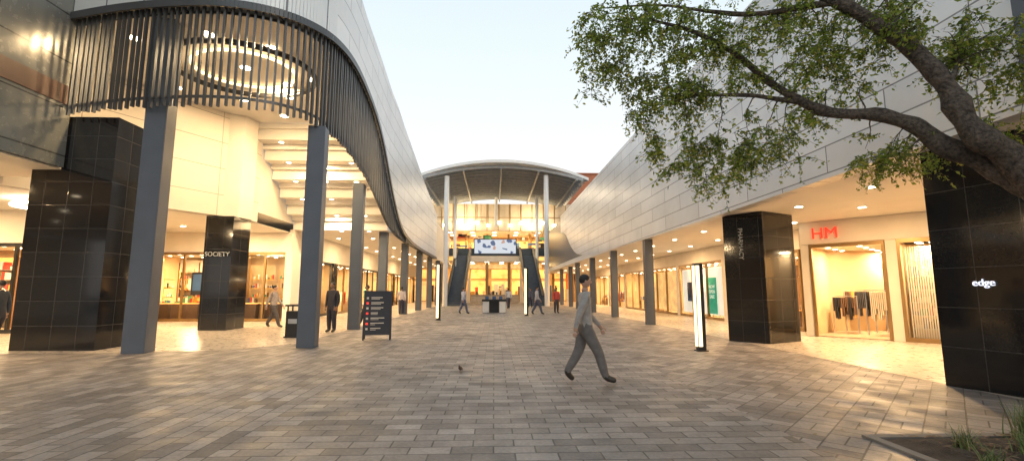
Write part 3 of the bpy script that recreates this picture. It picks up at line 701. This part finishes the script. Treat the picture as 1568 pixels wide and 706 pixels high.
# ------------------------------------------------------------------ information kiosk
kk = empty('information_desk'); kk.location = (0, 33, 0)
mb = MB(); mb.box(-.85, .85, -.35, .35, .78, .92, 0); mb.box(-.8, -.35, -.3, .3, .01, .78, 1); mb.box(.35, .8, -.3, .3, .01, .78, 1); mb.box(-.34, .34, .05, .3, .01, .78, 0)
for x in (-.5, 0, .45): mb.box(x - .12, x + .12, -.1, .1, .92, 1.12, 2)
mb.done('counter', [M['dark'], M['white'], goods[3]], kk, bevel=.01)

# ------------------------------------------------------------------ people
skin = mat_simple('skin', (.25, .14, .09), .5, 0, .05); skin2 = mat_simple('skin_light', (.48, .30, .22), .5, 0, .05)
hairm = mat_simple('dark_hair', (.02, .015, .012), .6); shoe = mat_simple('shoes', (.03, .026, .023), .4)
def cloth(c): return mat_simple('cloth', c, .85, 0, .15, 12, .3)
def person(loc, face, top, bot, stride=0., h=1.75, sk=skin, longsl=True):
    e = empty('pedestrian'); e.location = (loc[0], loc[1], .01); e.rotation_euler = (0, 0, face); k = h / 1.75; e.scale = (k, k, k)
    s = stride
    J = {'pel': (0, 0, .97, .15), 'spi': (0, .01, 1.14, .14), 'che': (0, .015, 1.33, .165), 'nb': (0, 0, 1.47, .08), 'nt': (0, .02, 1.57, .056)}
    for sd in (1, -1):
        a = s * sd
        if a > 0: kn = (.10 * sd, a * .62, .515); an = (.095 * sd, a * 1.0, .10); to = (.11 * sd, a + .17, .055)
        elif a < 0: kn = (.10 * sd, a * .3, .50); an = (.095 * sd, a * .98, .16); to = (.11 * sd, a + .13, .04)
        else: kn = (.105 * sd, .015, .50); an = (.11 * sd, -.02, .085); to = (.13 * sd, .14, .035)
        n = 'r' if sd > 0 else 'l'
        J['hip' + n] = (.095 * sd, 0, .86, .125); J['kn' + n] = kn + (.088,); J['cf' + n] = tuple((p * .6 + q * .4) for p, q in zip(kn, an)) + (.082,); J['an' + n] = an + (.066,); J['to' + n] = to + (.045,)
        b = -a
        J['sh' + n] = (.19 * sd, 0, 1.42, .08); J['el' + n] = (.245 * sd, b * .35 - .02, 1.14, .062); J['wr' + n] = (.245 * sd, b * .8 + .05, .91, .038); J['pa' + n] = (.24 * sd, b * .9 + .07, .84, .04)
    E = [('pel', 'spi'), ('spi', 'che'), ('che', 'nb'), ('nb', 'nt')]
    for n in 'rl': E += [('pel', 'hip' + n), ('hip' + n, 'kn' + n), ('kn' + n, 'cf' + n), ('cf' + n, 'an' + n), ('an' + n, 'to' + n), ('che', 'sh' + n), ('sh' + n, 'el' + n), ('el' + n, 'wr' + n), ('wr' + n, 'pa' + n)]
    names = list(J); me = bpy.data.meshes.new('b'); me.from_pydata([J[n][:3] for n in names], [(names.index(a), names.index(b)) for a, b in E], [])
    o = bpy.data.objects.new('b', me); col.objects.link(o)
    sm = o.modifiers.new('s', 'SKIN'); sm.use_smooth_shade = True; sub = o.modifiers.new('u', 'SUBSURF'); sub.levels = 2
    for i, n in enumerate(names):
        v = me.skin_vertices[0].data[i]; r = J[n][3]; v.radius = (r, r); v.use_root = (n == 'pel')
    bpy.context.view_layer.update()
    bme = bpy.data.meshes.new_from_object(o.evaluated_get(bpy.context.evaluated_depsgraph_get())); bpy.data.objects.remove(o)
    segs = [(Vector(J[a][:3]), Vector(J[b][:3]), a, b) for a, b in E]
    def near(p):
        best = None
        for a, b, na, nb_ in segs:
            ab = b - a; t = max(0, min(1, (p - a).dot(ab) / ab.length_squared)); d = (a + ab * t - p).length
            if best is None or d < best[0]: best = (d, na, nb_, t)
        return best
    mis = []
    for p in bme.polygons:
        c = sum((bme.vertices[i].co for i in p.vertices), Vector()) / len(p.vertices); _, a, b, t = near(c)
        if a[:2] == 'wr' or b[:2] == 'pa': m_ = 2
        elif a == 'nb' and t > .25: m_ = 2
        elif b[:2] == 'wr' and not longsl: m_ = 2
        elif b[:2] == 'to' or (b[:2] == 'an' and t > .93): m_ = 3
        elif c.z < .95 and a[:2] in ('pe', 'hi', 'kn', 'cf'): m_ = 1
        else: m_ = 0
        mis.append(m_)
    bm = bmesh.new(); bm.from_mesh(bme)
    for f, m_ in zip(bm.faces, mis): f.material_index = m_; f.smooth = True
    for v in bm.verts:
        if .86 < v.co.z < 1.5 and abs(v.co.x) < .16: v.co.y *= .82
        if v.co.z < .01: v.co.z = .01
    def sph(c, r, mi, sg=12):
        ret = bmesh.ops.create_uvsphere(bm, u_segments=sg, v_segments=sg - 2, radius=1)
        vs = ret['verts']
        for v in vs:
            q = v.co.copy(); v.co = Vector((c[0] + q.x * r[0], c[1] + q.y * r[1], c[2] + q.z * r[2]))
        for f in {f for v in vs for f in v.link_faces}: f.material_index = mi; f.smooth = True
        return vs
    hv = sph((0, .025, 1.655), (.073, .092, .112), 2, 16)
    for v in hv:
        dz = v.co.z - 1.655
        if dz < 0: v.co.x *= 1 + dz * 2.2; v.co.y = .03 + (v.co.y - .03) * (1 + dz * 1.6)
    sph((0, .115, 1.642), (.012, .02, .022), 2, 8)
    for sd in (1, -1):
        sph((.073 * sd, .015, 1.65), (.01, .02, .03), 2, 8); sph((.028 * sd, .104, 1.668), (.011, .008, .007), 4, 8)
    sph((0, .104, 1.602), (.024, .009, .006), 5, 8)
    sph((0, .005, 1.69), (.081, .098, .09), 4, 14)
    tv, tf = [], []
    for n, sd in (('r', 1), ('l', -1)):
        w = Vector(J['pa' + n][:3])
        for i in range(4):
            L_ = (.062, .075, .07, .055)[i]; y0 = .028 - .019 * i
            tube(tv, tf, [w + Vector((0, y0, -.015)), w + Vector((-.004 * sd, y0, -.015 - L_ * .55)), w + Vector((-.018 * sd, y0 + .004, -.015 - L_ * .95))], [.011, .009, .006], 6)
        tube(tv, tf, [w + Vector((0, .02, .035)), w + Vector((-.012 * sd, .048, .005)), w + Vector((-.02 * sd, .056, -.022))], [.012, .01, .007], 6)
    vs = [bm.verts.new(v) for v in tv]
    for f in tf:
        ff = bm.faces.new([vs[i] for i in f]); ff.material_index = 2; ff.smooth = True
    me2 = bpy.data.meshes.new('body'); bm.to_mesh(me2); bm.free()
    obj('body', me2, [cloth(top), cloth(bot), sk, shoe, hairm, mat_simple('lips', (.22, .08, .06), .5)], e)
rt = math.radians
person((1.5, 7.85), rt(-90), (.36, .34, .32), (.15, .14, .135), .31, 1.74, skin2)
person((-5.9, 17.6), rt(160), (.03, .03, .04), (.03, .03, .04), 0., 1.78)
person((-5.75, 19.9), rt(-20), (.05, .05, .06), (.04, .05, .09), .0, 1.7)
person((-5.6, 21.2), rt(120), (.6, .58, .55), (.03, .03, .04), .25, 1.72)
person((-9.0, 19.8), rt(-90), (.35, .3, .27), (.08, .07, .07), .3, 1.7, skin2)
person((-12.9, 12.9), rt(100), (.05, .06, .08), (.05, .05, .07), .1, 1.75, skin2)
person((-2.0, 31), rt(-60), (.4, .45, .6), (.1, .12, .2), .25, 1.7, skin2)
person((2.7, 30), rt(-80), (.5, .5, .52), (.1, .12, .18), .3, 1.75, skin2)
person((4.2, 32), rt(200), (.5, .08, .07), (.05, .05, .06), .0, 1.7)
person((-5.9, 30.5), rt(10), (.5, .45, .45), (.05, .05, .08), .25, 1.72)
person((1.2, 40), rt(10), (.6, .6, .6), (.07, .07, .1), .2, 1.7)
person((3.2, 42.2), rt(160), (.1, .1, .14), (.05, .05, .08), .25, 1.72)

# ------------------------------------------------------------------ small bird on the paving
pg = empty('sparrow'); pg.location = (-.62, 9.0, 0.005); pg.rotation_euler = (0, 0, rt(165)); pg.scale = (.75, .75, .75)
bm = bmesh.new()
def bs(c, r, rot=0):
    q = bmesh.ops.create_uvsphere(bm, u_segments=12, v_segments=8, radius=1)
    Mx = Matrix.Translation(c) @ Matrix.Rotation(rot, 4, 'X') @ Matrix.Diagonal((*r, 1)); bmesh.ops.transform(bm, matrix=Mx, verts=q['verts'])
bs((0, 0, .1), (.045, .09, .05), rt(20)); bs((0, .085, .165), (.022, .026, .024)); bs((0, .065, .135), (.026, .028, .045), rt(-20)); bs((0, -.11, .075), (.03, .075, .01), rt(15)); bs((0, .118, .162), (.006, .014, .005))
bs((.015, .005, .03), (.004, .004, .032)); bs((-.015, .005, .03), (.004, .004, .032)); bs((.015, .015, .004), (.01, .02, .003)); bs((-.015, .015, .004), (.01, .02, .003))
me = bpy.data.meshes.new('bird'); bm.to_mesh(me); bm.free(); obj('bird_body', me, mat_simple('feathers', (.10, .065, .05), .7, 0, .3, 20), pg, True)

# ------------------------------------------------------------------ planting bed
bed = empty('planting_bed')
v, f = [], []; nx, ny = 60, 40; bx0, bx1, by0, by1 = 3.9, 7.2, 2.0, 4.85
for j in range(ny + 1):
    for i in range(nx + 1):
        x = bx0 + (bx1 - bx0) * i / nx; y = by0 + (by1 - by0) * j / ny
        ed = min(x - bx0, bx1 - x, y - by0, by1 - y); v.append((x, y, .012 + min(1, ed * 4) * (.05 + .05 * mn.noise((x * 5, y * 5, 0)) + .03 * mn.noise((x * 19, y * 19, 3)))))
for j in range(ny):
    for i in range(nx): a = j * (nx + 1) + i; f.append([a, a + 1, a + nx + 2, a + nx + 1])
me = bpy.data.meshes.new('soil'); me.from_pydata(v, [], f); obj('soil', me, M['soil'], bed, True)
mb = MB(); mb.box(bx0 - .1, bx0, by0 - .1, by1 + .1, .005, .03); mb.box(bx0 + .001, bx1, by1, by1 + .1, .005, .03); mb.done('kerb_edging', mat_simple('concrete_edging', (.20, .175, .15), .8), bed)
grassm = [mat_simple('grass_blade', (.13, .19, .05), .6, 0, .3), mat_simple('grass_straw', (.30, .25, .12), .7, 0, .3)]
def clump(x, y, h, n, spread, rr):
    mb = MB()
    for i in range(n):
        a = rr.uniform(0, 6.283); l = h * rr.uniform(.55, 1.1); out = spread * rr.uniform(.2, 1); w = .006
        px, py = x + rr.gauss(0, .04), y + rr.gauss(0, .04); dx, dy = math.cos(a), math.sin(a); mi = 0 if rr.random() < .75 else 1
        prev = None
        for k in range(5):
            t = k / 4; cx = px + dx * out * t * t; cy = py + dy * out * t * t; z = .04 + l * (t - .25 * t * t * (out / spread)); ww = w * (1 - t * .85)
            cur = ((cx - dy * ww, cy + dx * ww, z), (cx + dy * ww, cy - dx * ww, z))
            if prev: mb.quad([prev[0], prev[1], cur[1], cur[0]], mi=mi)
            prev = cur
    mb.done('ornamental_grass', grassm)
rr = random.Random(11)
for x, y, h, n in ((5.25, 4.65, .42, 130), (4.35, 4.4, .25, 70), (4.75, 4.2, .3, 90), (5.7, 4.4, .35, 100), (4.15, 4.0, .2, 50), (6.1, 4.6, .35, 80), (5.2, 3.9, .3, 80)): clump(x, y, h, n, .22, rr)
mb = MB()
for i in range(900):
    x = rr.uniform(bx0 + .1, bx1 - .3); y = rr.uniform(3.0, by1 - .05); a = rr.uniform(0, 6.28); l = rr.uniform(.015, .05); w = l * .4
    d = Vector((math.cos(a), math.sin(a), rr.uniform(-.3, .3))); n = Vector((-d.y, d.x, rr.uniform(-.3, .3)))
    p = Vector((x, y, .09 + .04 * mn.noise((x * 5, y * 5, 0)))); mb.quad([p - d * l, p - n * w, p + d * l, p + n * w], mi=rr.randrange(2))
mb.done('leaf_litter', [mat_simple('dead_leaf', (.20, .12, .06), .8), mat_simple('bark_chip', (.13, .08, .05), .8)], bed)
mb = MB()
for i in range(60):
    x = rr.gauss(4.2, 1.6); y = rr.uniform(3.2, 9); a = rr.uniform(0, 6.28); l = rr.uniform(.015, .032); w = l * .45
    if x > 7: continue
    d = Vector((math.cos(a), math.sin(a), .1)); n = Vector((-d.y, d.x, .15)); p = Vector((x, y, .014)); mb.quad([p - d * l, p - n * w, p + d * l, p + n * w])
mb.done('fallen_leaves', mat_simple('fallen_leaf', (.22, .17, .06), .8))

# ------------------------------------------------------------------ tree
T_ = empty('tree'); rr = random.Random(21)
tv, tf = [], []; nodes = []
def limb(pts, rads, n=12, sub=6):
    c = catmull([tuple(p) + (r,) for p, r in zip(pts, rads)], sub)
    P = []; Q = []
    for q in c:
        w = Vector(q[:3]); k = mn.noise(w * 2.3); P.append(w + Vector((mn.noise(w * 1.7 + Vector((9, 0, 0))), mn.noise(w * 1.7 + Vector((0, 9, 0))), k)) * min(.08, q[3] * .9)); Q.append(max(.004, q[3] * (1 + .3 * mn.noise(w * 5))))
    tube(tv, tf, P, Q, n)
    for a, b in zip(P, Q): nodes.append((a, b))
limb([(6.45, 4.25, -.05), (6.4, 4.28, .5), (6.25, 4.35, 1.3), (6.0, 4.45, 2.05), (5.65, 4.55, 2.6)], [.27, .2, .18, .18, .165], 16)
limb([(5.75, 4.53, 2.45), (5.42, 4.6, 2.85), (5.15, 4.65, 3.12), (4.95, 4.78, 3.7), (4.62, 4.9, 4.33), (4.05, 5.05, 4.9), (3.45, 5.2, 5.4), (2.6, 5.3, 5.8)], [.16, .15, .13, .11, .09, .07, .045, .02], 12)
limb([(5.75, 4.55, 2.5), (5.4, 4.8, 2.85), (5.1, 4.95, 3.12), (4.8, 5.1, 3.45), (4.3, 5.3, 3.62), (3.8, 5.4, 3.8), (3.4, 5.5, 4.12), (2.85, 5.5, 4.6), (2.1, 5.6, 4.95), (1.5, 5.7, 5.0)], [.13, .115, .10, .08, .065, .055, .045, .032, .02, .01], 12)
limb([(3.8, 5.4, 3.8), (3.2, 5.6, 3.95), (2.6, 5.7, 4.0), (2.1, 5.8, 3.85)], [.04, .028, .018, .008], 8)
limb([(4.95, 4.78, 3.7), (5.3, 4.9, 4.1), (5.6, 5.1, 4.4), (6.0, 5.3, 4.6)], [.035, .026, .018, .008], 8)
limb([(4.62, 4.9, 4.33), (4.9, 5.2, 4.8), (5.0, 5.5, 5.4)], [.04, .025, .012], 8)
limb([(4.05, 5.05, 4.9), (3.2, 5.5, 5.0), (2.3, 5.8, 5.3), (1.4, 5.9, 5.3)], [.04, .03, .018, .008], 8)
ell = [((2.0, 5.7, 4.75), (1.0, .8, .65), 100), ((2.25, 5.8, 3.9), (.65, .6, .5), 54), ((2.75, 5.8, 3.15), (.55, .45, .42), 42), ((2.1, 5.8, 3.3), (.2, .3, .3), 9), ((3.5, 5.6, 4.6), (.9, .8, .6), 90), ((3.5, 5.7, 3.3), (.6, .5, .4), 34), ((4.2, 5.6, 4.0), (.6, .5, .35), 20),
       ((4.7, 5.2, 4.6), (.9, .7, .6), 70), ((5.5, 4.9, 4.2), (.5, .5, .6), 50), ((5.9, 5.0, 3.6), (.35, .5, .4), 18), ((4.85, 5.4, 3.15), (.55, .4, .22), 26), ((1.35, 5.8, 4.5), (.45, .5, .5), 30), ((3.3, 5.3, 5.9), (2.0, 1.3, .8), 50), ((5.0, 4.9, 5.6), (.9, .9, .6), 20)]
tg = []
for c, r, n in ell:
    for i in range(n):
        while True:
            q = Vector((rr.uniform(-1, 1), rr.uniform(-1, 1), rr.uniform(-1, 1)))
            if q.length < 1: break
        p = Vector((c[0] + q.x * r[0], c[1] + q.y * r[1], c[2] + q.z * r[2]))
        if p.x < 6.3: tg.append(p)
tg.sort(key=lambda p: min((p - n[0]).length for n in nodes))
leafpts = []
for p in tg:
    best = min(nodes, key=lambda n: (p - n[0]).length + (0 if n[1] > .012 else .25) + max(0, n[0].z - p.z - .4) * .3)
    a = best[0]; d = (p - a).length
    if d < .08: continue
    mid = a.lerp(p, .5) + Vector((rr.gauss(0, .1), rr.gauss(0, .1), .18)) * min(1, d)
    r0 = min(best[1] * .7, .005 + d * .008)
    K_ = 7; P = []; Q = []
    end = p + Vector((0, 0, -.1 * d))
    for k in range(K_ + 1):
        t = k / K_; w = a * (1 - t) ** 2 + mid * 2 * t * (1 - t) + end * t * t
        w += Vector((mn.noise(w * 6), mn.noise(w * 6 + Vector((5, 5, 5))), mn.noise(w * 6 + Vector((11, 1, 3))))) * .05 * (t > 0); P.append(w); Q.append(r0 * (1 - t) + .002)
    tube(tv, tf, P, Q, 5, False)
    for w, q in list(zip(P, Q))[2:]: nodes.append((w, q))
    for s in range(rr.randrange(4, 7)):
        t = rr.uniform(.45, 1); i0 = min(K_, int(t * K_)); w = P[i0]
        dirv = Vector((rr.gauss(0, 1), rr.gauss(0, 1), rr.gauss(-.35, .6))).normalized(); ln = rr.uniform(.10, .28)
        tp = [w + dirv * ln * k / 4 + Vector((0, 0, -.44 * ln * (k / 4) ** 2)) for k in range(5)]
        tube(tv, tf, tp, [.003, .0026, .0022, .0018, .0012], 4, False)
        for k in range(rr.randrange(9, 16)):
            u = rr.uniform(.15, 1.05); leafpts.append(w + dirv * ln * u + Vector((0, 0, -.44 * ln * u * u)))
me = bpy.data.meshes.new('trunk_and_branches'); me.from_pydata(tv, [], tf); obj('trunk_and_branches', me, M['bark'], T_, True)
def leafmat(name, c):
    m, nt, b = newmat(name); tc = N(nt, 'ShaderNodeTexCoord')
    o = mulf(nt, c4(c), noisy(nt, 2.5, .7, 1.3, tc.outputs['Object'])); nt.links.new(o, b.inputs['Base Color']); b.inputs['Roughness'].default_value = .45
    tr = N(nt, 'ShaderNodeBsdfTranslucent'); nt.links.new(o, tr.inputs[0]); mx = N(nt, 'ShaderNodeMixShader'); mx.inputs[0].default_value = .5
    out = nt.nodes['Material Output']; nt.links.new(b.outputs[0], mx.inputs[1]); nt.links.new(tr.outputs[0], mx.inputs[2]); nt.links.new(mx.outputs[0], out.inputs[0]); return m
lm = [leafmat('leaf_green', (.24, .33, .045)), leafmat('leaf_olive', (.35, .39, .07)), leafmat('leaf_dark', (.11, .165, .035)), leafmat('leaf_yellow', (.50, .46, .10))]
mb = MB()
for p in leafpts:
    d = Vector((rr.gauss(0, 1), rr.gauss(0, 1), rr.gauss(-.5, .7))).normalized(); n = d.cross(Vector((rr.gauss(0, 1), rr.gauss(0, 1), rr.gauss(0, 1)))).normalized()
    up = d.cross(n) * .006; l = rr.uniform(.026, .052); w = l * rr.uniform(.26, .4); q = p + Vector((rr.gauss(0, .015), rr.gauss(0, .015), rr.gauss(0, .015)))
    x = rr.random(); mi = 0 if x < .42 else 1 if x < .76 else 2 if x < .9 else 3
    mb.quad([q, q + d * l * .55 - n * w + up, q + d * l * 1.3, q + d * l * .55 + n * w + up], mi=mi)
mb.done('foliage', lm, T_)
print('LEAVES', len(leafpts))

# ------------------------------------------------------------------ sky, sun, camera
w = bpy.data.worlds.new('World'); S.world = w; w.use_nodes = True; nt = w.node_tree; bg = nt.nodes['Background']
sky = nt.nodes.new('ShaderNodeTexSky'); sky.sky_type = 'NISHITA'; sky.sun_disc = False; el, az = 14, 150
sky.sun_elevation = rt(el); sky.sun_rotation = rt(az); sky.air_density = 1.0; sky.dust_density = 2.0; sky.ozone_density = 1.0
tc = N(nt, 'ShaderNodeTexCoord'); sp = N(nt, 'ShaderNodeSeparateXYZ'); nt.links.new(tc.outputs['Generated'], sp.inputs[0])
cr = N(nt, 'ShaderNodeValToRGB'); cr.color_ramp.elements[0].position = 0.0; cr.color_ramp.elements[0].color = (8.2, 7.7, 7.3, 1)
cr.color_ramp.elements[1].position = .95; cr.color_ramp.elements[1].color = (4.2, 5.2, 6.0, 1)
for p, c in ((.28, (7.4, 7.5, 7.5, 1)), (.5, (6.2, 7.0, 7.4, 1))): q = cr.color_ramp.elements.new(p); q.color = c
nt.links.new(sp.outputs[2], cr.inputs[0])
mixo = mixc(nt, .9, sky.outputs[0], cr.outputs[0])
nt.links.new(mixo, bg.inputs[0]); bg.inputs[1].default_value = .15
sl = bpy.data.lights.new('sun', 'SUN'); sl.energy = .5; sl.angle = rt(15); sl.color = (1, .90, .78)
so = bpy.data.objects.new('sun', sl); col.objects.link(so)
dv = Vector((math.sin(rt(az)) * math.cos(rt(el)), math.cos(rt(az)) * math.cos(rt(el)), math.sin(rt(el))))
so.rotation_euler = dv.to_track_quat('Z', 'Y').to_euler(); so.location = (0, 0, 40)
cam = bpy.data.cameras.new('camera'); co = bpy.data.objects.new('camera', cam); col.objects.link(co)
co.location = (0, 0, H); co.rotation_euler = (rt(97.3), 0, rt(-2.15)); cam.lens = 16.53; cam.sensor_width = 36; cam.clip_end = 2000; cam.clip_start = .05
S.camera = co
S.view_settings.view_transform = 'Standard'; S.view_settings.look = 'None'; S.view_settings.exposure = 0
